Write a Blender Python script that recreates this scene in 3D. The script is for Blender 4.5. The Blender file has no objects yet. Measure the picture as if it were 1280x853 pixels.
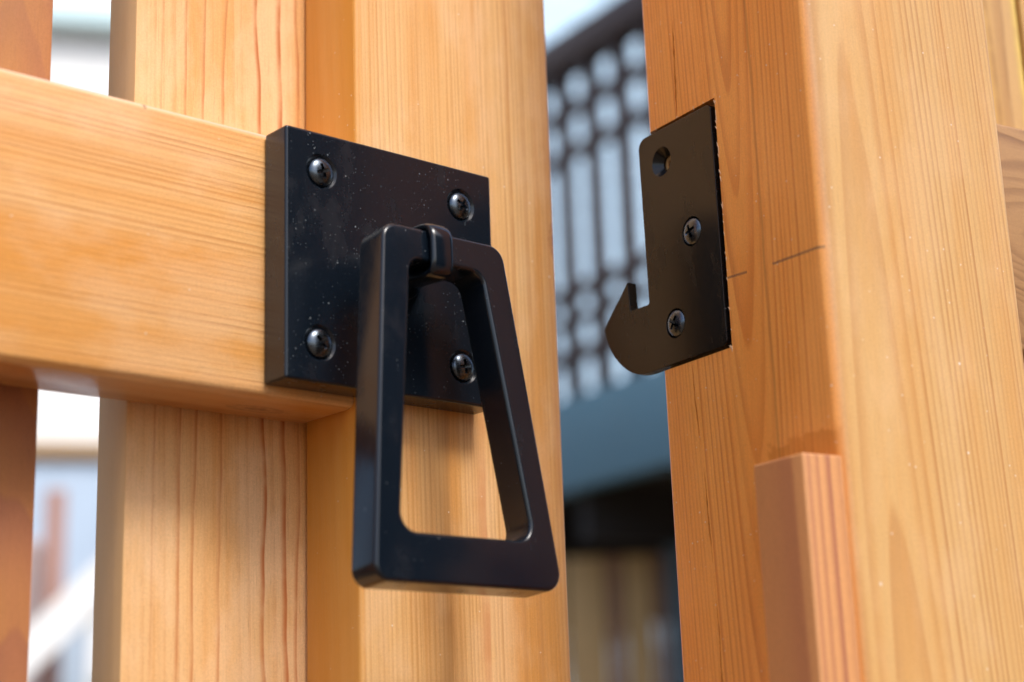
import bpy, bmesh, math, random
from mathutils import Vector, Matrix, Quaternion
random.seed(7)
scene = bpy.context.scene
COL = scene.collection
R = math.radians
H0 = 1.05                                  # height of the latch centre above the ground (m)

# ------------------------------------------------------------------ camera
cam_d = bpy.data.cameras.new('camera'); cam = bpy.data.objects.new('camera', cam_d); COL.objects.link(cam)
cam_d.sensor_width = 36; cam_d.lens = 2144.8/1280*36
cam_d.clip_start = 0.02; cam_d.clip_end = 2000
CAMP = Vector((-0.303890, -0.474621, -0.175154 + H0))
rv = Vector((0.252, -0.059, -0.710)); q = Quaternion(rv.normalized(), rv.length)
_m = q.to_matrix()
right, fwd, up = _m @ Vector((1,0,0)), _m @ Vector((0,1,0)), _m @ Vector((0,0,1))
cam.matrix_world = Matrix(((right.x, up.x, -fwd.x, CAMP.x), (right.y, up.y, -fwd.y, CAMP.y), (right.z, up.z, -fwd.z, CAMP.z), (0,0,0,1)))
cam_d.dof.use_dof = True; cam_d.dof.focus_distance = 0.612; cam_d.dof.aperture_fstop = 5.7; cam_d.dof.aperture_blades = 0
scene.camera = cam

# ------------------------------------------------------------------ sky, sun, exposure
SUN_AZ, SUN_EL = 182.0, 53.0               # compass style: 0 = +Y, clockwise; the light comes from the yard in front of the gate
w = bpy.data.worlds.new('World'); scene.world = w; w.use_nodes = True
wn = w.node_tree; bg = wn.nodes['Background']
sky = wn.nodes.new('ShaderNodeTexSky'); sky.sky_type = 'NISHITA'; sky.sun_disc = False
sky.sun_elevation = R(SUN_EL); sky.sun_rotation = R(SUN_AZ); sky.altitude = 100; sky.air_density = 1.0; sky.dust_density = 3.5; sky.ozone_density = 1.0
wn.links.new(sky.outputs[0], bg.inputs[0]); bg.inputs[1].default_value = 0.13
sd = bpy.data.lights.new('sun', 'SUN'); sd.energy = 1.5; sd.angle = R(17); sd.color = (1.0, 0.97, 0.92)
so = bpy.data.objects.new('sun', sd); COL.objects.link(so)
sdir = Vector((math.sin(R(SUN_AZ))*math.cos(R(SUN_EL)), math.cos(R(SUN_AZ))*math.cos(R(SUN_EL)), math.sin(R(SUN_EL))))
so.rotation_euler = (-sdir).to_track_quat('-Z', 'Y').to_euler(); so.location = (0, -3, 6)
vs = scene.view_settings; vs.view_transform = 'Standard'; vs.look = 'None'; vs.gamma = 1.0; vs.use_curve_mapping = False; vs.exposure = 1.0
scene.render.engine = 'CYCLES'

# ------------------------------------------------------------------ node helper
class G:
    def __init__(s, name):
        s.m = bpy.data.materials.new(name); s.m.use_nodes = True; s.t = s.m.node_tree
        s.b = s.t.nodes['Principled BSDF']; s.tc = s.t.nodes.new('ShaderNodeTexCoord')
    def n(s, t): return s.t.nodes.new(t)
    def put(s, sock, v):
        if v is None: return
        if isinstance(v, bpy.types.NodeSocket): s.t.links.new(v, sock)
        else:
            if sock.type == 'RGBA' and len(v) == 3: v = (*v, 1)
            sock.default_value = v
    def math(s, op, a, b=None, c=None, clamp=False):
        n = s.n('ShaderNodeMath'); n.operation = op; n.use_clamp = clamp
        for i, v in enumerate((a, b, c)): s.put(n.inputs[i], v)
        return n.outputs[0]
    def sep(s, v):
        n = s.n('ShaderNodeSeparateXYZ'); s.put(n.inputs[0], v); return n.outputs
    def comb(s, x, y, z):
        n = s.n('ShaderNodeCombineXYZ')
        for i, v in enumerate((x, y, z)): s.put(n.inputs[i], v)
        return n.outputs[0]
    def noise(s, v, scale, detail=2, rough=0.5, dist=0):
        n = s.n('ShaderNodeTexNoise'); s.put(n.inputs['Vector'], v); n.inputs['Scale'].default_value = scale
        n.inputs['Detail'].default_value = detail; n.inputs['Roughness'].default_value = rough; n.inputs['Distortion'].default_value = dist
        return n.outputs['Fac']
    def white(s, v):
        n = s.n('ShaderNodeTexWhiteNoise'); n.noise_dimensions = '1D'; s.put(n.inputs['W'], v); return n.outputs['Value']
    def vor(s, v, scale):
        n = s.n('ShaderNodeTexVoronoi'); s.put(n.inputs['Vector'], v); n.inputs['Scale'].default_value = scale
        return n.outputs['Distance'], n.outputs['Color']
    def smooth(s, v, a, b, lo=0.0, hi=1.0):
        n = s.n('ShaderNodeMapRange'); n.interpolation_type = 'SMOOTHSTEP'
        for i, x in enumerate((v, a, b, lo, hi)): s.put(n.inputs[i], x)
        return n.outputs[0]
    def mix(s, f, a, b, mode='MIX'):
        n = s.n('ShaderNodeMix'); n.data_type = 'RGBA'; n.blend_type = mode
        s.put(n.inputs[0], f); s.put(n.inputs[6], a); s.put(n.inputs[7], b); return n.outputs[2]
    def mm(s):                                # object coordinates in mm, z counted from the latch height
        n = s.n('ShaderNodeVectorMath'); n.operation = 'MULTIPLY_ADD'
        s.put(n.inputs[0], s.tc.outputs['Object']); n.inputs[1].default_value = (1000,)*3; n.inputs[2].default_value = (0, 0, -1000*H0)
        return n.outputs[0]
    def scaled(s, v, x, y, z):
        n = s.n('ShaderNodeVectorMath'); n.operation = 'MULTIPLY'; s.put(n.inputs[0], v); n.inputs[1].default_value = (x, y, z); return n.outputs[0]
    def bump(s, h, strength, dist):
        n = s.n('ShaderNodeBump'); n.inputs['Strength'].default_value = strength; n.inputs['Distance'].default_value = dist
        s.put(n.inputs['Height'], h); return n.outputs[0]
    def specks(s, P, cell, size, dens, seed=0.0):
        """scattered dust dots: cell and size in mm, dens 0..1"""
        n = s.n('ShaderNodeVectorMath'); n.operation = 'ADD'; s.put(n.inputs[0], P); n.inputs[1].default_value = (seed, seed*2, seed*3)
        d, c = s.vor(n.outputs[0], 1.0/cell)
        r = s.sep(c)
        size_r = s.math('MULTIPLY', r[1], size/cell)
        a = s.smooth(d, size_r, s.math('MULTIPLY', size_r, 0.5))
        return s.math('MULTIPLY', a, s.math('LESS_THAN', r[0], dens))

def wood(name, axis='z', pith=(0, 0), tilt=(0, 0), spacing=2.4, light=(.6,.38,.18), dark=(.4,.2,.07), contrast=.7,
         warp=1.2, blotch=None, blotch_amt=.4, fibre=.16, rough=.42, coat=.15, dust=0.0, late=.55, marks=None, jitter=.9, fine=0.0, spec=.5, pale=0.0):
    g = G(name); P = g.mm(); x, y, z = g.sep(P)
    if axis == 'z': L, A, Bc = z, x, y; st = (1, 1, .06); fb = (2.6, 2.6, .05)
    else:           L, A, Bc = x, y, z; st = (.06, 1, 1); fb = (.05, 2.6, 2.6)
    Ps = g.scaled(P, *st)
    w1 = g.math('MULTIPLY_ADD', g.noise(Ps, .03, 2), 2*warp*3, -warp*3)
    w2 = g.math('MULTIPLY_ADD', g.noise(g.scaled(Ps, 1.3, 1.3, 1.3), .022, 2), 2*warp*3, -warp*3)
    a = g.math('ADD', g.math('SUBTRACT', A, pith[0]), g.math('MULTIPLY_ADD', L, tilt[0], w1))
    b = g.math('ADD', g.math('SUBTRACT', Bc, pith[1]), g.math('MULTIPLY_ADD', L, tilt[1], w2))
    r = g.math('SQRT', g.math('ADD', g.math('MULTIPLY', a, a), g.math('MULTIPLY', b, b)))
    rr = g.math('DIVIDE', r, spacing)
    rr = g.math('ADD', rr, g.math('MULTIPLY', g.noise(g.comb(g.math('MULTIPLY', rr, .31), 0, 0), 1.0, 1), jitter*2))
    fr = g.math('FRACT', rr); fl = g.math('FLOOR', rr)
    amp = g.math('MULTIPLY_ADD', g.white(fl), .75, .25)
    up_ = g.smooth(fr, late*.5, .9); dn = g.smooth(fr, .92, 1.0, 1.0, 0.0)
    tone = g.math('MULTIPLY', g.math('MULTIPLY', up_, dn), amp)
    col = g.mix(g.math('MULTIPLY', tone, contrast, clamp=True), light, dark)
    if fine:                                  # hair-fine secondary grain lines
        ff = g.noise(g.comb(g.math('MULTIPLY', r, 1.4), g.math('MULTIPLY', L, .004), 0), 1.0, 2)
        col = g.mix(g.math('MULTIPLY', g.smooth(ff, .5, .66), fine), col, dark)
    if blotch is not None:
        bn = g.noise(g.scaled(Ps, 1, 1, 1), .045, 3, .6)
        col = g.mix(g.math('MULTIPLY', g.smooth(bn, .4, .68), blotch_amt), col, blotch)
    if pale:                                  # patches where the oil has sunk in and the timber shows paler
        pn = g.noise(g.scaled(P, *((1, 1, .45) if axis == 'z' else (.45, 1, 1))), .035, 4, .62)
        col = g.mix(g.smooth(pn, .44, .64, 0, pale), col, (.76, .50, .29))
    fn = g.noise(g.scaled(P, *fb), 1.0, 3, .6)
    k = g.math('MULTIPLY_ADD', fn, 2*fibre, 1-fibre)
    col = g.mix(1.0, col, g.comb(k, k, k), 'MULTIPLY')
    pore = g.noise(g.scaled(P, *[v*2.2 for v in fb]), 1.0, 1)
    col = g.mix(g.smooth(pore, .66, .74, 0, .35), col, tuple(c*.45 for c in dark))
    mot = g.noise(P, 1.1, 2, .7)              # mottling of the finish
    m2 = g.noise(P, 2.6, 2, .7)                # grain of the sanded, oiled surface
    mk = g.math('ADD', g.math('MULTIPLY_ADD', mot, .30, .63), g.math('MULTIPLY', m2, .44))
    col = g.mix(1.0, col, g.comb(mk, mk, mk), 'MULTIPLY')
    if marks: col = marks(g, P, (x, y, z), col)
    if dust:
        d = g.specks(P, 2.6, .42, dust); d2 = g.specks(P, 7.5, .75, dust*.6, 11.3)
        dd = g.math('MAXIMUM', d, d2)
        col = g.mix(g.math('MULTIPLY', dd, .75), col, (.78, .7, .6))
    g.put(g.b.inputs['Base Color'], col)
    g.put(g.b.inputs['Roughness'], g.math('MULTIPLY_ADD', mot, .22, rough-.11))
    g.b.inputs['Coat Weight'].default_value = coat; g.b.inputs['Coat Roughness'].default_value = .2; g.b.inputs['Specular IOR Level'].default_value = spec
    hgt = g.math('ADD', g.math('MULTIPLY', fn, .5), g.math('ADD', g.math('MULTIPLY', tone, -.35), g.math('MULTIPLY', pore, .4)))
    nb = g.bump(hgt, .5, .00032); g.put(g.b.inputs['Normal'], nb)
    return g.m

def vline(g, P, c, z, x0, wd, amt, wob, col, tint, seed=0.0, slope=0.0, fade=None):
    """one growth line running along z at cross coordinate x0 (mm), wandering by wob"""
    nz = g.math('MULTIPLY_ADD', g.noise(g.comb(seed, 0, g.math('MULTIPLY', z, .017)), 1.0, 2), 2*wob, x0-wob)
    d = g.math('SUBTRACT', c, g.math('MULTIPLY_ADD', z, slope, nz))
    # sharp on one side, feathered on the other, as late wood is
    m = g.math('MULTIPLY', g.smooth(d, -wd*2.2, 0), g.smooth(d, 0, wd*.5, 1, 0))
    br = g.smooth(g.noise(g.comb(seed+5, 0, g.math('MULTIPLY', z, .06)), 1.0, 3), .3, .6, .45, 1)
    m = g.math('MULTIPLY', g.math('MULTIPLY', m, br), amt)
    if fade: m = g.math('MULTIPLY', m, g.smooth(z, fade[0], fade[1]))
    return g.mix(m, col, tint)
def knot(g, u, v, u0, v0, ru, rv_, P, col, tint, amt):
    a = g.math('DIVIDE', g.math('SUBTRACT', u, u0), ru); b = g.math('DIVIDE', g.math('SUBTRACT', v, v0), rv_)
    d = g.math('SQRT', g.math('ADD', g.math('MULTIPLY', a, a), g.math('MULTIPLY', b, b)))
    d = g.math('ADD', d, g.math('MULTIPLY_ADD', g.noise(P, .5, 3), .7, -.35))
    rings = g.math('MULTIPLY_ADD', g.math('SINE', g.math('MULTIPLY', d, 11.0)), .4, .6)
    return g.mix(g.math('MULTIPLY', g.math('MULTIPLY', g.smooth(d, .35, 1.05, 1, 0), rings), amt), col, tint)

def plain(name, col, rough=.6, metal=0, var=.12, scale=4.0, coat=0):
    g = G(name); n = g.noise(g.tc.outputs['Object'], scale, 4, .6)
    k = g.math('MULTIPLY_ADD', n, 2*var, 1-var)
    g.put(g.b.inputs['Base Color'], g.mix(1.0, col, g.comb(k, k, k), 'MULTIPLY'))
    g.put(g.b.inputs['Roughness'], g.math('MULTIPLY_ADD', n, .16, rough-.08)); g.b.inputs['Metallic'].default_value = metal
    g.b.inputs['Coat Weight'].default_value = coat
    return g.m

def black_metal(name, col=(.003, .0055, .0095), rough=.34, dust=.0, grain=.06, metal=0.0, spec=.5):
    g = G(name); P = g.mm()
    c = col
    n = g.noise(P, .9, 3, .6)
    sm = g.noise(g.scaled(P, 1, 1, .5), .07, 3, .65)   # handling smudges
    g.put(g.b.inputs['Roughness'], g.math('ADD', g.math('MULTIPLY_ADD', n, .12, rough-.09), g.smooth(sm, .5, .68, 0, .12)))
    cc = g.mix(n, c, tuple(v*1.5 for v in c))
    if dust:
        mask = g.smooth(g.noise(P, .06, 2, .6), .42, .62, .12, 1)
        d = g.specks(P, 1.9, .42, dust); d2 = g.specks(P, 5.5, .8, dust*.8, 7.7); d3 = g.specks(P, 1.0, .22, dust*1.6, 3.1)
        dd = g.math('MULTIPLY', g.math('MAXIMUM', d3, g.math('MAXIMUM', d, d2)), mask)
        cc = g.mix(g.math('MULTIPLY', dd, .4), cc, (.40, .44, .46))
    g.put(g.b.inputs['Base Color'], cc)
    g.b.inputs['Specular IOR Level'].default_value = spec; g.b.inputs['Metallic'].default_value = metal
    fine = g.noise(P, 7.0, 2, .6)             # powder-coat texture
    g.put(g.b.inputs['Normal'], g.bump(fine, grain, .00008))
    return g.m

# ------------------------------------------------------------------ mesh helpers (all in metres, local to the thing)
def mk(name, bm, mat, parent=None, smooth=40, **props):
    me = bpy.data.meshes.new(name); bmesh.ops.recalc_face_normals(bm, faces=bm.faces); bm.to_mesh(me); bm.free()
    for p in me.polygons: p.use_smooth = True
    me.set_sharp_from_angle(angle=R(smooth))
    o = bpy.data.objects.new(name, me); COL.objects.link(o)
    if mat: me.materials.append(mat)
    if parent: o.parent = parent
    for k, v in props.items(): o[k] = v
    return o
def empty(name, loc=(0,0,0), rz=0, **props):
    o = bpy.data.objects.new(name, None); COL.objects.link(o); o.location = loc; o.rotation_euler = (0, 0, rz); o.empty_display_size = .05
    for k, v in props.items(): o[k] = v
    return o
def box(bm, x0, x1, y0, y1, z0, z1, r=0, seg=2):
    vs_ = [bm.verts.new((x, y, z)) for x in (x0, x1) for y in (y0, y1) for z in (z0, z1)]
    f = [(0,1,3,2),(4,6,7,5),(0,4,5,1),(2,3,7,6),(0,2,6,4),(1,5,7,3)]
    fs = [bm.faces.new([vs_[i] for i in q_]) for q_ in f]
    if r:
        es = {e for fc in fs for e in fc.edges}
        bmesh.ops.bevel(bm, geom=list(es), offset=r, segments=seg, profile=.5, affect='EDGES')
    return bm
def mmbox(x0, x1, y0, y1, z0, z1, r=0, seg=2):   # millimetres, z from latch height
    return box(bmesh.new(), x0/1e3, x1/1e3, y0/1e3, y1/1e3, z0/1e3+H0, z1/1e3+H0, r/1e3, seg)
def prism(bm, loop, axis, a0, a1):
    """extrude a closed 2-D loop along an axis; loop coordinates are the two other axes in order"""
    def pt(u, v, a): return {'x': (a, u, v), 'y': (u, a, v), 'z': (u, v, a)}[axis]
    A = [bm.verts.new(pt(u, v, a0)) for u, v in loop]; B = [bm.verts.new(pt(u, v, a1)) for u, v in loop]
    bm.faces.new(A); bm.faces.new(list(reversed(B))); n = len(loop)
    for i in range(n): bm.faces.new((A[i], B[i], B[(i+1) % n], A[(i+1) % n]))
    return bm
def fillet(pts, rad, k=6):
    """round the corners of a polygon; rad one number or one per corner"""
    out = []; n = len(pts)
    for i, p in enumerate(pts):
        p = Vector(p); a = Vector(pts[i-1])-p; b = Vector(pts[(i+1) % n])-p
        r = rad[i] if isinstance(rad, (list, tuple)) else rad
        if r <= 0: out.append(tuple(p)); continue
        la, lb = a.length, b.length; a.normalize(); b.normalize()
        ang = a.angle(b); t = min(r/math.tan(ang/2), la*.48, lb*.48); r2 = t*math.tan(ang/2)
        c = p+(a+b).normalized()*(r2/math.sin(ang/2)); s0 = p+a*t-c; s1 = p+b*t-c
        th = s0.angle(s1); sgn = 1 if s0.x*s1.y-s0.y*s1.x > 0 else -1
        for j in range(k+1):
            u = sgn*th*j/k; out.append((c.x+s0.x*math.cos(u)-s0.y*math.sin(u), c.y+s0.x*math.sin(u)+s0.y*math.cos(u)))
    return out
def lathe(bm, prof, seg=32, M=Matrix.Identity(4), cap=True):
    rings = []
    for r, z in prof:
        rings.append([bm.verts.new(M @ Vector((r*math.cos(2*math.pi*i/seg), r*math.sin(2*math.pi*i/seg), z))) for i in range(seg)])
    for a, b in zip(rings, rings[1:]):
        for i in range(seg): bm.faces.new((a[i], a[(i+1) % seg], b[(i+1) % seg], b[i]))
    if cap: bm.faces.new(list(reversed(rings[0]))); bm.faces.new(rings[-1])
    return bm
def cut(o, *cutters):
    """boolean difference, applied at once; the cutters do not stay in the scene"""
    for bm in cutters:
        me = bpy.data.meshes.new('tmp'); bmesh.ops.recalc_face_normals(bm, faces=bm.faces); bm.to_mesh(me); bm.free()
        c = bpy.data.objects.new('tmp', me); COL.objects.link(c); c.matrix_world = Matrix.Identity(4)
        if o.data.materials: me.materials.append(o.data.materials[0])
        par, mw = o.parent, o.matrix_basis.copy(); o.parent = None; o.matrix_basis = Matrix.Identity(4)
        md = o.modifiers.new('b', 'BOOLEAN'); md.operation = 'DIFFERENCE'; md.solver = 'EXACT'; md.object = c
        dg = bpy.context.evaluated_depsgraph_get(); dg.update()
        new = bpy.data.meshes.new_from_object(o.evaluated_get(dg)); o.modifiers.clear(); old = o.data; o.data = new; new.name = old.name
        o.parent = par; o.matrix_basis = mw
        bpy.data.objects.remove(c); bpy.data.meshes.remove(me); bpy.data.meshes.remove(old)
    for p in o.data.polygons: p.use_smooth = True
    o.data.set_sharp_from_angle(angle=R(35))

def crisp(o):
    md = o.modifiers.new('weighted', 'WEIGHTED_NORMAL'); md.keep_sharp = True; md.weight = 100; md.mode = 'FACE_AREA'
    return o

# ------------------------------------------------------------------ materials of the gate
def stile_marks(g, P, xyz, col):
    x, y, z = xyz
    # the left edge face is tinted a more saturated orange
    m = g.smooth(g.math('ADD', x, g.math('MULTIPLY', g.noise(g.scaled(P, 1, 1, .1), .6, 2), 1.6)), 39.2, 43.0, 1, 0)
    col = g.mix(g.math('MULTIPLY', m, .8), col, (.68, .29, .03))
    col = vline(g, P, x, z, 95.5, 2.6, .55, 2.0, col, (.50, .17, .055), 1.0, .0, (-20, -60))
    col = vline(g, P, x, z, 78.0, 3.4, .5, 1.5, col, (.36, .17, .05), 2.0, .0, (-10, -50))
    col = vline(g, P, x, z, 113.0, 1.0, .6, 1.5, col, (.48, .21, .06), 3.0)
    col = vline(g, P, x, z, 121.0, 1.3, .5, 1.5, col, (.48, .21, .06), 4.0)
    col = vline(g, P, x, z, 102.0, .9, .5, 1.0, col, (.5, .24, .07), 6.0)
    col = vline(g, P, x, z, 96.0, 1.3, .7, .6, col, (.55, .25, .06), 5.0, 0, (98, 112))
    edge = g.smooth(g.math('ADD', x, g.math('MULTIPLY', g.noise(g.scaled(P, 1, 1, .05), .25, 2), 6)), 131, 138)
    col = g.mix(g.math('MULTIPLY', edge, .5), col, (.48, .19, .06))
    return knot(g, x, z, 134.2, 31, 3.2, 8.5, P, col, (.26, .07, .025), .85)
def rail_marks(g, P, xyz, col):
    x, y, z = xyz
    under = g.smooth(z, -47.0, -48.0)
    k = knot(g, x, y, 9, 18, 15, 5.5, P, col, (.20, .07, .03), .8)
    col = g.mix(under, col, k)
    col = g.mix(g.smooth(z, 42.8, 45.0, 0, .7), col, (.80, .60, .46))   # pale sky highlight along the top arris, put into the colour
    # small dark nick at the top arris
    return knot(g, x, z, -46.1, 44.4, 1.0, 1.6, P, col, (.08, .03, .012), .9)
def picket_marks(g, P, xyz, col):
    x, y, z = xyz
    for i, (x0, wd, a, wob, sl) in enumerate(((-21.5, .5, .35, 1.5, 0), (-11.6, .7, .6, 1.6, 0), (-5.2, .7, .65, 2.0, .006), (4.6, .7, .6, 2.4, 0),
                                         (20.5, 1.0, .95, 3.0, -.02), (29.5, 1.2, .95, 3.5, -.015), (36.3, .8, .7, 2.5, 0))):
        col = vline(g, P, x, z, x0, wd, a, wob, col, (.42, .12, .03), 10.0+i*3.1, sl)
    return g.mix(g.smooth(x, -31.2, -32.2, 0, .7), col, (.72, .44, .20))
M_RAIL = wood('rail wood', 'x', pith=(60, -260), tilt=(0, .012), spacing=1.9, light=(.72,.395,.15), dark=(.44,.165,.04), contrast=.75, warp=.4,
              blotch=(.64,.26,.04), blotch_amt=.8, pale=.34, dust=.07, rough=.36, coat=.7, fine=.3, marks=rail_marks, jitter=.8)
M_STILE = wood('stile wood', 'z', pith=(-190, 75), tilt=(.012, 0), spacing=1.9, light=(.71,.43,.18), dark=(.45,.19,.045), contrast=.6, warp=.7,
               blotch=(.58,.24,.04), blotch_amt=.75, pale=.34, dust=.09, rough=.42, coat=.25, marks=stile_marks, fine=.3)
M_PICKET = wood('picket wood', 'z', pith=(-170, 90), tilt=(.03, .03), spacing=4.5, light=(.69,.405,.18), dark=(.52,.22,.065), contrast=.45, warp=1.3,
                blotch=(.60,.25,.045), blotch_amt=.75, pale=.5, fibre=.10, rough=.6, coat=.0, spec=.2, late=.95, fine=.15, marks=picket_marks)
M_PICKET2 = wood('red picket wood', 'z', pith=(-92, 95), tilt=(.10, -.14), spacing=6.5, light=(.43,.19,.062), dark=(.23,.085,.062), contrast=.9, warp=4.0,
                 blotch=(.40,.15,.07), blotch_amt=.5, fibre=.10, rough=.42, coat=.3, late=.3)
def post_marks(g, P, xyz, col):
    x, y, z = xyz
    inner = g.smooth(x, .3, 3.2, 1, 0)
    col = g.mix(inner, col, g.mix(1.0, col, (1.30, .92, .46), "MULTIPLY"))   # a warmer coat of oil on the inner face
    # long darker growth line down the inner face
    ln = g.math('ABSOLUTE', g.math('SUBTRACT', y, g.math('MULTIPLY_ADD', g.noise(g.scaled(P, 0, 0, .05), .5, 2), 2.4, 28.0)))
    col = g.mix(g.math('MULTIPLY', g.math('MULTIPLY', g.smooth(ln, .2, 1.0, 1, 0), inner), .38), col, (.2, .075, .02))
    # two pencil strokes
    pn = g.smooth(g.noise(P, 2.2, 2), .3, .55, .45, 1)
    for (ya, za, yb, zb) in ((1.0, -23.25, 25.4, -22.65), (38.7, -21.85, 48.9, -21.2)):
        d = g.math('ABSOLUTE', g.math('SUBTRACT', z, g.math('MULTIPLY_ADD', g.math('SUBTRACT', y, ya), (zb-za)/(yb-ya), za+POST_DZ)))
        mk_ = g.math('MULTIPLY', g.smooth(d, .25, .62, 1, 0), g.math('MULTIPLY', g.math('GREATER_THAN', y, ya), g.math('LESS_THAN', y, yb)))
        col = g.mix(g.math('MULTIPLY', g.math('MULTIPLY', mk_, pn), g.math('MULTIPLY', inner, .72)), col, (.06, .05, .045))
    # oil puddle drawn up above the stop strip
    edge = g.math('MULTIPLY_ADD', g.noise(P, .16, 2), 9.0, -4.5)
    mz = g.math('MULTIPLY', g.smooth(g.math('ADD', z, edge), POST_DZ-83.5, POST_DZ-82.0, 1, 0), g.smooth(g.math('ADD', y, edge), 33.0, 35.0, 1, 0))
    col = g.mix(g.math('MULTIPLY', g.math('MULTIPLY', mz, inner), .5), col, (.5, .16, .012))
    return col
POST_DZ = 12.943
M_POST = wood('post wood', 'z', pith=(17, 40.6), tilt=(.035, -.010), spacing=1.8, light=(.62,.37,.145), dark=(.38,.145,.04), contrast=.85, warp=.7,
              blotch=(.60,.28,.07), blotch_amt=.5, pale=.2, dust=.17, rough=.45, coat=.2, marks=post_marks, late=.7)
M_STRIP = wood('stop strip wood', 'z', pith=(-160, 30), tilt=(.004, 0), spacing=4.2, light=(.56,.255,.09), dark=(.30,.095,.045), contrast=1.0, warp=.5,
               fibre=.08, rough=.55, coat=0, late=.5, jitter=.5)
def fence_marks(g, P, xyz, col):
    x, y, z = xyz
    col = vline(g, P, x, z, 181.5, 2.6, 1.0, .5, col, (.80, .58, .12), 40)
    for i, (x0, wd, a) in enumerate(((139, 1.5, .8), (146, 2.4, .8), (152, 1.6, .9), (163, 2.0, .6), (171, 1.2, .7))): col = vline(g, P, x, z, x0, wd, a, 3, col, (.27, .115, .03), 41+i*2.3)
    return col
M_FENCE = wood('fence board wood', 'z', pith=(150, 150), tilt=(.05, .03), spacing=3.0, light=(.56,.33,.12), dark=(.36,.17,.045), contrast=.8, warp=2.0,
               blotch=(.62,.36,.06), blotch_amt=.5, rough=.5, coat=.1, marks=fence_marks)
M_FRAIL = wood('fence rail wood', 'x', pith=(90, 60), tilt=(.1, .3), spacing=2.6, light=(.36,.19,.075), dark=(.17,.07,.025), contrast=.9, warp=3.5, rough=.6, coat=0)
M_PLATE = black_metal('black powder coat', dust=.24, rough=.25)
M_RING = black_metal('black satin ring', rough=.2, dust=.07)
M_STRIKE = black_metal('black strike steel', col=(.0035, .0037, .004), rough=.25, dust=.08, spec=.38, grain=.02)
M_SCREW = black_metal('black oxide screw', col=(.075, .09, .11), rough=.3, grain=.02, metal=1.0)

# ------------------------------------------------------------------ ground
def ground_mat():
    g = G('bark mulch'); o = g.tc.outputs['Object']
    n = g.noise(o, 1.2, 6, .6); n2 = g.noise(o, 40, 3, .6)
    c = g.mix(n, (.12, .078, .042), (.19, .125, .07)); c = g.mix(g.math('MULTIPLY', n2, .4), c, (.08, .052, .03))
    g.put(g.b.inputs['Base Color'], c); g.b.inputs['Roughness'].default_value = .9; return g.m
bm = bmesh.new(); v = [bm.verts.new(p) for p in ((-900,-900,0),(900,-900,0),(900,900,0),(-900,900,0))]; bm.faces.new(v)
mk('ground', bm, ground_mat(), kind='structure')

# ------------------------------------------------------------------ the gate
gate = empty('wooden_gate', (0, 0, 0), label='honey coloured picket gate carrying the black ring latch, left of the gap', category='gate')
TL, WL = 13.36, 90.96
mk('stile', mmbox(38.9, 135.1, 0, 33.2, -960, 760, 1.8, 3), M_STILE, gate)
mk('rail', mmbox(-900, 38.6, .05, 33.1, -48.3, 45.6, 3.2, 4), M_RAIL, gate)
mk('picket', mmbox(-32.3, 134.2, 33.5, 53.8, -960, 760, 1.0, 2), M_PICKET, gate)
pk = mk('picket', mmbox(-203.6, -63.6, 33.5, 53.8, -960, 760, 1.0, 2), M_PICKET2, gate, label='reddish picket with swirling purple-brown grain')
for k in range(1, 5):
    c = pk.copy(); COL.objects.link(c); c.parent = gate; c.location = (-.1713*k, 0, 0)
    if 'label' in c: del c['label']

def countersink(M, r1, r2, depth, through):
    bm = bmesh.new(); s = r1+.0006
    return lathe(bm, [(r2, -through), (r2, -depth), (r1, 0), (s, .0005)], 40, M)
# latch plate
plate_bm = mmbox(0, WL, -TL, -.15, -44.5, 44.5, 1.1, 3)
plate = mk('latch_plate', plate_bm, M_PLATE, gate, label='square black back plate with four screws')
SCR = [(14.6, 30.2, .35), (76.2, 30.2, 1.05), (13.7, -30.8, .75), (75.6, -30.8, .15)]
TO_FRONT = Matrix.Rotation(R(90), 4, 'X')
for (sx, sz, sp) in SCR:
    cut(plate, countersink(Matrix.Translation((sx/1e3, -TL/1e3, sz/1e3+H0)) @ TO_FRONT, .0064, .0050, .0012, .004))
crisp(plate)
def make_screw():
    prof = [(.0047, -.004), (.0047, -.0006), (.00462, .0001), (.00435, .0009), (.0038, .0016), (.0030, .0022), (.0020, .0026), (.0010, .00278), (.0002, .00282)]
    o = mk('screw', lathe(bmesh.new(), prof, 40), M_SCREW, None)
    cs = []
    for a in (0, 1):                          # cross recess with sloping blades
        bm = bmesh.new(); L0, L1, w_, d = .0028, .0010, .00055, -.0002
        top = [(-L0, -w_, .003), (L0, -w_, .003), (L0, w_, .003), (-L0, w_, .003)]; bot = [(-L1, -w_*.7, d), (L1, -w_*.7, d), (L1, w_*.7, d), (-L1, w_*.7, d)]
        T = [bm.verts.new(p) for p in top]; Bq = [bm.verts.new(p) for p in bot]
        bm.faces.new(T); bm.faces.new(list(reversed(Bq)))
        for i in range(4): bm.faces.new((T[i], Bq[i], Bq[(i+1) % 4], T[(i+1) % 4]))
        bmesh.ops.transform(bm, matrix=Matrix.Rotation(R(90)*a+.0001, 4, 'Z'), verts=bm.verts); cs.append(bm)
    cut(o, *cs)
    for v in o.data.vertices: v.co = (v.co.x*1.09, v.co.y*1.09, v.co.z*.68)
    return o
scr = make_screw()
first = True
def place_screw(parent, M):
    global first
    o = scr if first else scr.copy()
    if not first: COL.objects.link(o)
    first = False; o.parent = parent; o.matrix_basis = M; return o
for (sx, sz, sp) in SCR:
    place_screw(plate, Matrix.Translation((sx/1e3, -TL/1e3+.0005, sz/1e3+H0)) @ TO_FRONT @ Matrix.Rotation(sp, 4, 'Z'))
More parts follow.
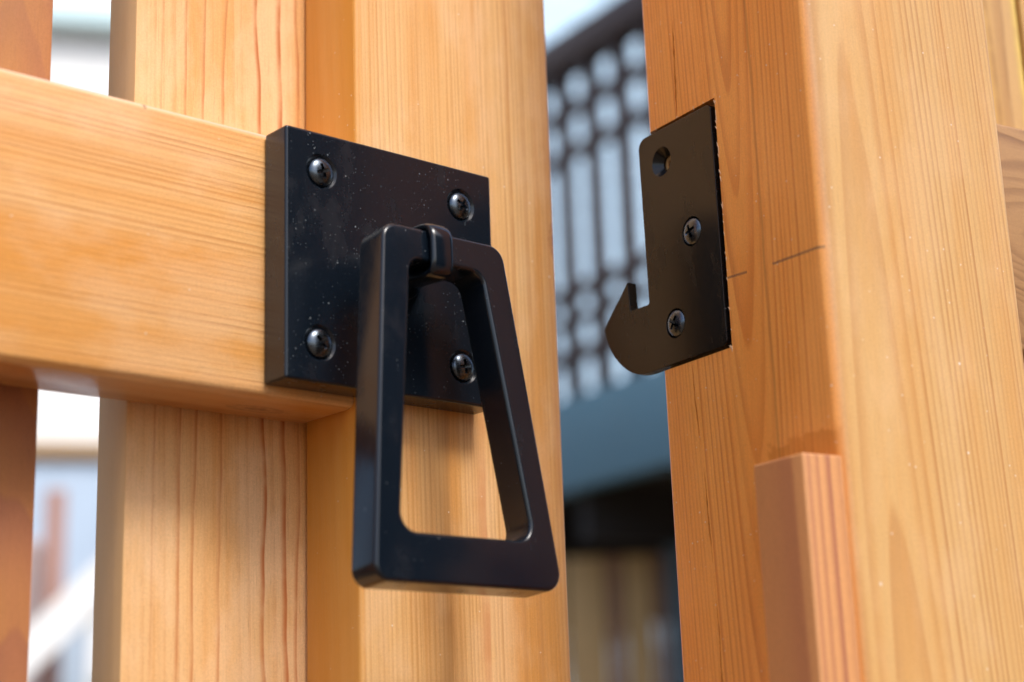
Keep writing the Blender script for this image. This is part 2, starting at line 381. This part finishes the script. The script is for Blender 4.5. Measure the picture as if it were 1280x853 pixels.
# ring handle: a tapered loop, hanging 15 mm in front of the plate, its lower end tipped a little forward
def ring_mesh():
    xc, zt, zb, at, ab, iat, iab, izt, izb, y0, ti, t = 45.2, 5.84, -114.6, 25.9, 38.95, 15.26, 27.47, -5.55, -98.4, -41.93, .091, 13.6
    k = 8
    out = fillet([(-at, zt), (-ab, zb), (ab, zb), (at, zt)], [6.0, 5.5, 6.5, 6.5], k)
    inn = fillet([(-iat, izt), (-iab, izb), (iab, izb), (iat, izt)], [5.0, 6.0, 6.0, 5.0], k)
    n = Vector((0, 1, -ti)).normalized(); bm = bmesh.new()
    def P(u, z, b): return (Vector((xc+u, y0+ti*(z-zt), z))+n*t*b)/1e3+Vector((0, 0, H0))
    L = [[bm.verts.new(P(u, z, b)) for u, z in lp] for lp in (out, inn) for b in (0, 1)]; N = len(out)
    of, ob, jf, jb = L
    for i in range(N):
        j = (i+1) % N
        bm.faces.new((of[i], of[j], jf[j], jf[i])); bm.faces.new((ob[i], jb[i], jb[j], ob[j]))
        bm.faces.new((of[i], ob[i], ob[j], of[j])); bm.faces.new((jf[i], jf[j], jb[j], jb[i]))
    bmesh.ops.recalc_face_normals(bm, faces=bm.faces)
    es = [e for e in bm.edges if e.calc_face_angle(0) > R(60)]
    bmesh.ops.bevel(bm, geom=es, offset=.0014, segments=4, profile=.5, affect='EDGES')
    return bm
crisp(mk('ring_handle', ring_mesh(), M_RING, gate, smooth=60, label='black tapered ring pull hanging open over the plate'))
# staple: strap looped over the top bar of the ring, growing out of a round boss on the plate
def staple_mesh():
    path = [(-16, -2), (-20, 2.5), (-26, 6.2), (-33, 7.6), (-38.5, 7.7), (-42.2, 6.8), (-44.3, 4.0), (-44.7, -1.0), (-44.6, -6.0), (-43.4, -8.6), (-40, -9.4), (-33, -9.0), (-26, -8.6), (-20, -6), (-16, -3)]
    pts = []
    for i in range(len(path)-1):              # Catmull-Rom
        p0, p1, p2, p3 = (Vector(path[max(0, min(len(path)-1, i+d))]) for d in (-1, 0, 1, 2))
        for j in range(4):
            t = j/4; pts.append(.5*((2*p1)+(p2-p0)*t+(2*p0-5*p1+4*p2-p3)*t*t+(3*p1-p0-3*p2+p3)*t**3))
    pts.append(Vector(path[-1])); bm = bmesh.new(); prev = None; S = 20; rings = []
    for i, p in enumerate(pts):
        t = (pts[min(i+1, len(pts)-1)]-pts[max(i-1, 0)]).normalized(); nn = Vector((-t.y, t.x)); ring = []
        for s in range(S):
            a = 2*math.pi*s/S; ca, sa = math.cos(a), math.sin(a); e = .7
            u = 4.5*math.copysign(abs(ca)**e, ca); v_ = 1.4*math.copysign(abs(sa)**e, sa)
            q_ = p+nn*v_; ring.append(bm.verts.new(((41.6+u)/1e3, q_.x/1e3, q_.y/1e3+H0)))
        rings.append(ring)
    for a, b in zip(rings, rings[1:]):
        for s in range(S): bm.faces.new((a[s], a[(s+1) % S], b[(s+1) % S], b[s]))
    bm.faces.new(rings[0]); bm.faces.new(list(reversed(rings[-1]))); return bm
stp = mk('handle_staple', staple_mesh(), M_RING, gate)
mk('boss', lathe(bmesh.new(), [(.0118, 0), (.0118, .0035), (.0112, .0045), (.0085, .0048), (.0082, .008), (.007, .0086)], 48,
   Matrix.Translation((.0442, -TL/1e3+.0002, -.0005+H0)) @ TO_FRONT), M_RING, stp)

# ------------------------------------------------------------------ the gate post
pv = Vector((-.001, -.007, -.149)); PR = Quaternion(pv.normalized(), pv.length).to_matrix().to_4x4()
P0 = Vector((.121753, -.142059, .012943+H0))
# local frame of the post: z is counted from the ground so that local height H0+POST_DZ is the strike's centre
PM = Matrix.Translation(P0) @ PR @ Matrix.Translation((0, 0, -(H0+POST_DZ/1e3)))
def pbox(x0, x1, y0, y1, z0, z1, r=0, seg=2): return mmbox(x0, x1, y0, y1, z0+POST_DZ, z1+POST_DZ, r, seg)
prof = fillet([(0, 0), (.0905, 0), (.0905, .089), (0, .089)], [.0042, .003, .003, .0022], 5)
bm = bmesh.new(); prism(bm, prof, 'z', .0, 1.9)
post = mk('gate_post', bm, M_POST, None, label='square wooden gate post with inset black strike plate and stop strip', category='post')
post.matrix_basis = PM
cut(post, pbox(-5, 3.9, 49.2, 120, -45.9, 45.9))
def crack(pts, wd, depth):
    """jagged drying check in the inner face: list of (y, z) mm"""
    L, Rr = [], []
    full = []
    for (a, b) in zip(pts, pts[1:]):
        n = max(2, int(abs(b[1]-a[1])/2.2))
        for i in range(n): full.append((a[0]+(b[0]-a[0])*i/n+random.uniform(-.14, .14), a[1]+(b[1]-a[1])*i/n))
    full.append(pts[-1])
    for i, (y, z) in enumerate(full):
        h = wd/2*min(1, .15+3*min(i, len(full)-1-i)/len(full))*random.uniform(.45, 1.25)
        L.append(((y-h)/1e3, (z+POST_DZ)/1e3+H0)); Rr.append(((y+h)/1e3, (z+POST_DZ)/1e3+H0))
    return prism(bmesh.new(), L+Rr[::-1], 'x', -.002, depth/1e3)
cut(post, crack([(70.0, 84.5), (70.6, 67), (71.1, 44)], 1.15, 6), crack([(71.7, -44), (71.4, -60), (69.6, -78)], .85, 5),
    crack([(68.8, -84), (68.2, -106), (67.5, -118)], .95, 5), crack([(67.3, -121), (66.6, -140), (66.9, -190)], .85, 5))
# strike plate, lying in its mortise, hook reaching past the back edge of the post
def strike_mesh():
    Y = lambda l: [(y/1e3, (z+POST_DZ)/1e3+H0) for y, z in l]
    hook = []
    c = (96.5, -19.5)                          # the big round of the hook
    outline = [(51.4, 44.5), (94.9, 44.9), (93.9, -19.3), (105.6, -19.0), (106.2, -7.7), (107.0, -7.6), (122.9, -22.2)]
    rad = [2.4, 4.2, 1.0, .3, .2, .2, 2.2]
    arc = [(122.9, -22.2), (121.9, -26.4), (119.0, -31.6), (114.8, -36.8), (109.6, -41.0), (103.6, -43.8), (97.6, -44.7), (90, -44.7)]
    hk = []
    for k in range(len(arc)-1):
        p0, p1, p2, p3 = (Vector(arc[max(0, min(len(arc)-1, k+d))]) for d in (-1, 0, 1, 2))
        for t in (.0, .25, .5, .75):
            if k == 0 and t == 0: continue
            v = .5*((2*p1)+(p2-p0)*t+(2*p0-5*p1+4*p2-p3)*t*t+(3*p1-p0-3*p2+p3)*t**3); hk.append((v.x, v.y))
    pts = fillet(outline+hk+[(51.2, -44.7)], rad+[0]*len(hk)+[2.4], 5)
    bm = prism(bmesh.new(), Y(pts), 'x', -.0005, .0036)
    bmesh.ops.recalc_face_normals(bm, faces=bm.faces)
    es = [e for e in bm.edges if e.calc_face_angle(0) > R(70) and abs(e.verts[0].co.x-e.verts[1].co.x) < 1e-6]
    bmesh.ops.bevel(bm, geom=es, offset=.00045, segments=2, profile=.5, affect='EDGES'); return bm
strike = mk('strike_plate', strike_mesh(), M_STRIKE, post, label='black hooked strike plate with one empty screw hole')
TO_LEFT = Matrix.Rotation(R(-90), 4, 'Y')
HO = [(81.25, 32.2), (66.3, .8), (78.9, -30.2)]
for i, (y, z) in enumerate(HO):
    M = Matrix.Translation((-.0005, y/1e3, (z+POST_DZ)/1e3+H0)) @ TO_LEFT
    if i == 0: cut(strike, countersink(M, .0056, .0028, .0032, .01)); cut(post, lathe(bmesh.new(), [(.0014, -.03), (.0017, 0), (.0017, .004)], 16, M))
    else:
        cut(strike, countersink(M, .0055, .0050, .0009, .003))
        place_screw(strike, Matrix.Translation((.0002, y/1e3, (z+POST_DZ)/1e3+H0)) @ TO_LEFT @ Matrix.Rotation((.3, .3, .95)[i], 4, 'Z'))
crisp(strike)
# frayed wood round the mortise
bm = bmesh.new()
for i in range(46):
    if i < 34: y, z = 49.1+random.uniform(-.4, .25), random.uniform(-45, 45.5)
    else: y, z = random.uniform(55, 86), 46.15
    if i > 38: y, z = 49.7+random.uniform(-.6, .5), -45.3+random.uniform(-1.8, .8)
    s = random.uniform(.22, .5)*(2.0 if random.random() < .1 or i > 40 else 1); h = random.uniform(.3, 1.2)
    p = [Vector((-.02, y-s*.5, z-h)), Vector((-.02, y+s*.6, z-h*.2)), Vector((-.9*s, y+random.uniform(-.3, .4), z+h)), Vector((.7, y, z))]
    vv = [bm.verts.new((q_.x/1e3, q_.y/1e3, (q_.z+POST_DZ)/1e3+H0)) for q_ in p]
    for f in ((0,1,2), (0,3,1), (1,3,2), (2,3,0)): bm.faces.new([vv[k] for k in f])
mk('splinters', bm, plain('raw wood fibre', (.74, .56, .38), .8), post, kind='stuff')
mk('stop_strip', pbox(-16.8, -.1, -.3, 23.5, -1000, -92.4, .9, 3), M_STRIP, post, label='short reddish stop strip fixed low on the inner face')

# ------------------------------------------------------------------ fence panel beyond the post
panel = empty('fence_panel', (0, 0, 0), label='fence panel starting at the right side of the gate post', category='fence')
panel.matrix_basis = PM
mk('rail', pbox(95.4, 900, 22, 60, -42, 47.2, 1.4, 3), M_FRAIL, panel)
for k in range(3):
    x0 = (93.5, 184.5, 330)[k]; x1 = (181.3, 320, 460)[k]
    mk('picket', pbox(x0, x1, 61, 80, -960, 760, 1.2, 2), M_FENCE, panel)

# ------------------------------------------------------------------ house, balcony and stair in the background
AZ = R(8); BU = Vector((math.sin(AZ), math.cos(AZ), 0)); BN = Vector((BU.y, -BU.x, 0))
BO = Vector((2.368584, 2.259677, 0))
# local frame of the balcony: +Y along the facade, +X into the building
BM_ = Matrix(((BN.x, BU.x, 0, BO.x), (BN.y, BU.y, 0, BO.y), (0, 0, 1, 0), (0, 0, 0, 1)))
M_BWOOD = plain('brown balcony paint', (.060, .042, .042), .6)
M_FASC = plain('blue grey fascia paint', (.075, .175, .24), .6)
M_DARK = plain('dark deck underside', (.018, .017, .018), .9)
M_SIDE = plain('pale blue siding paint', (.55, .78, .99), .6, var=.05)
M_WHITE = plain('white house paint', (.82, .84, .84), .6, var=.05)
balc = empty('balcony', label='brown lattice balcony on a blue grey deck edge behind the gap', category='balcony'); balc.matrix_basis = BM_
def lb(x0, x1, y0, y1, z0, z1, r=0): return box(bmesh.new(), x0, x1, y0, y1, z0+H0, z1+H0, r, 2)
Y0, Y1 = -1.2, 1.9
mk('top_rail', lb(-.03, .06, Y0, Y1, 1.515, 1.592, .006), M_BWOOD, balc)
mk('bottom_rail', lb(0, .04, Y0, Y1, .782, .812, .004), M_BWOOD, balc)
for z0, z1 in ((1.394, 1.426), (1.284, 1.314), (.938, .968), (.874, .894)): mk('crossbar', lb(.004, .034, Y0, Y1, z0, z1, .003), M_BWOOD, balc)
n = 0; yb = -.085
bal = None
for k in range(-9, 16):
    if bal is None: bal = mk('baluster', lb(0, .038, -.019, .019, .69, 1.52, .004), M_BWOOD, balc); o = bal
    else: o = bal.copy(); COL.objects.link(o); o.parent = balc
    o.location = (0, yb+.119*k, 0)
mk('fascia', lb(-.02, .03, Y0-.1, Y1+.1, .472, .690, .004), M_FASC, balc)
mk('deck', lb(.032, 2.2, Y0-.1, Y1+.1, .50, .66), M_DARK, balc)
jo = None
for k in range(9):
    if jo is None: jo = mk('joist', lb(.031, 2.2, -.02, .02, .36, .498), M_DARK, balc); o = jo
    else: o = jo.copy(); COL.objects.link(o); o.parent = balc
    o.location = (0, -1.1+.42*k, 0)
# wall of the house behind the balcony, in lapped planks
def siding(parent, x, y0, y1, z0, z1, mat, h=.12):
    proto = None; k = 0; z = z0
    while z < z1:
        if proto is None:
            bm = bmesh.new(); prism(bm, [(.007, 0), (.030, 0), (.030, h+.004), (.012, h+.004)], 'y', y0, y1); proto = mk('siding_plank', bm, mat, parent, smooth=20); o = proto
        else: o = proto.copy(); COL.objects.link(o); o.parent = parent
        o.location = (x, 0, z); z += h
house = empty('house', label='pale blue sided house behind the balcony lattice', category='house')
hd = Vector((.38, .925, 0)).normalized(); hr = Vector((hd.y, -hd.x, 0)); HO_ = Vector((4.25, 4.30, CAMP.z))
house.matrix_basis = Matrix(((hd.x, hr.x, 0, HO_.x), (hd.y, hr.y, 0, HO_.y), (0, 0, 1, 0), (0, 0, 0, 1)))
mk('wall', box(bmesh.new(), .037, .25, -1.2, 3.0, 0, 5.4), M_SIDE, house)
siding(house, 0, -1.2, 3.0, 1.2, 5.3, M_SIDE)

# under the deck: boarded screen with a blue grey corner post
scr_dir = Vector((.694, .72, 0)).normalized(); sr = Vector((scr_dir.y, -scr_dir.x, 0))
SO = CAMP+scr_dir*4.15
SM = Matrix(((sr.x, scr_dir.x, 0, SO.x), (sr.y, scr_dir.y, 0, SO.y), (0, 0, 1, 0), (0, 0, 0, 1)))
M_SB = plain('yellowed fence board', (.42, .27, .11), .7, var=.25, scale=6)
M_SBR = plain('red brown fence board', (.27, .14, .075), .7, var=.25, scale=6)
scrn = empty('board_screen', label='yellow brown vertical boards under the deck, seen low in the gap', category='screen'); scrn.matrix_basis = SM
def sx(px): return (px-742)/2144.8*4.15
for a, b, m in ((560, 625, M_SB), (628, 690, M_SB), (694, 743, M_SB), (746, 763, M_SBR), (766, 800, M_SB), (803, 815, M_SBR)):
    mk('board', box(bmesh.new(), sx(a), sx(b), 0, .02, 0, .345+H0, .002), m, scrn)
cp = mk('corner_post', box(bmesh.new(), sx(818), sx(818)+.1, -.06, .04, 0, .36+H0, .004), plain('grey post paint', (.06, .085, .10), .6), None, label='blue grey post beside the boards under the deck', category='post'); cp.matrix_basis = SM

# left gap: white wall, wooden ledge, stair rail and posts
ld = Vector((.4425, .8968, 0)).normalized(); lr = Vector((ld.y, -ld.x, 0)); LO = CAMP+ld*4.0
LM = Matrix(((lr.x, ld.x, 0, LO.x), (lr.y, ld.y, 0, LO.y), (0, 0, 1, 0), (0, 0, 0, 1)))
white = empty('white_wall', label='white boarded wall with a wooden ledge, seen through the left gap', category='wall'); white.matrix_basis = LM
mk('wall', box(bmesh.new(), -2.6, 0.6, .5, .65, 0, 3.4), M_WHITE, white)
mk('ledge', box(bmesh.new(), -2.6, 0.6, .43, .498, .655+H0, .70+H0, .004), plain('brown ledge', (.30, .19, .09), .6), white)
mk('soffit', box(bmesh.new(), -2.6, 0.6, .44, .498, 1.86+H0, 1.915+H0), plain('pale teal trim', (.58, .78, .82), .6), white)
mk('plinth', box(bmesh.new(), -2.6, 0.6, .45, .499, 0, .65+H0), plain('pale grey render', (.42, .53, .66), .7, var=.2), white)
tp = mk('timber_post', box(bmesh.new(), -.045, .0, .1, .145, 0, .52+H0, .004), plain('red brown timber', (.30, .15, .11), .6), None, label='red brown timber post behind the white stair rail', category='post'); tp.matrix_basis = LM
pl = mk('stone_pillar', box(bmesh.new(), -.35, -.05, .2, .4, 0, .42+H0, .02, 3), plain('pinkish stone', (.55, .42, .38), .7), None, label='pinkish stone pillar left of the timber post', category='pillar'); pl.matrix_basis = LM
st = empty('stair_rail', label='white sloping stair handrail low in the left gap', category='handrail'); st.matrix_basis = LM
def slope_bar(za, zb, th, d0, d1):
    bm = bmesh.new(); prism(bm, [(-1.0, za-1.05), (1.0, za+.95), (1.0, za+.95+th), (-1.0, za-1.05+th)], 'y', d0, d1); return bm
mk('handrail', slope_bar(.20+H0, 0, .11, -.05, .03), M_WHITE, st)
mk('lower_rail', slope_bar(.00+H0, 0, .05, -.03, .01), M_WHITE, st)
for k in range(-3, 4):
    zz = .20+H0+(k*.3)-.05
    mk('spindle', box(bmesh.new(), k*.3+.06, k*.3+.10, -.03, .01, max(0, zz-.9), zz+.08), M_WHITE, st)

# ------------------------------------------------------------------ the yard side, behind the camera: unseen dark house added so the black metal mirrors less sky
yh = empty('added_dark_house', (6.5, -7.2, 0), label='unseen dark boarded house, added across the yard to darken reflections in the latch', category='house')
M_YF = plain('added house stain', (.026, .029, .034), .7, var=.3)
mk('wall', box(bmesh.new(), -5.2, 7.0, -5, -.03, 0, 6.0), M_YF, yh)
pb = None
for k in range(46):
    if pb is None: pb = mk('cladding_board', box(bmesh.new(), -.125, .125, -.028, .0, .2, 5.9, .004), M_YF, yh); o = pb
    else: o = pb.copy(); COL.objects.link(o); o.parent = yh
    o.location = (-5.05+.26*k, 0, 0)
bm = bmesh.new(); prism(bm, [(-5.4, 5.9), (.5, 5.9), (.5, 6.05), (-2.5, 7.6), (-5.4, 6.05)], 'x', -5.5, 7.3); mk('roof', bm, M_YF, yh)
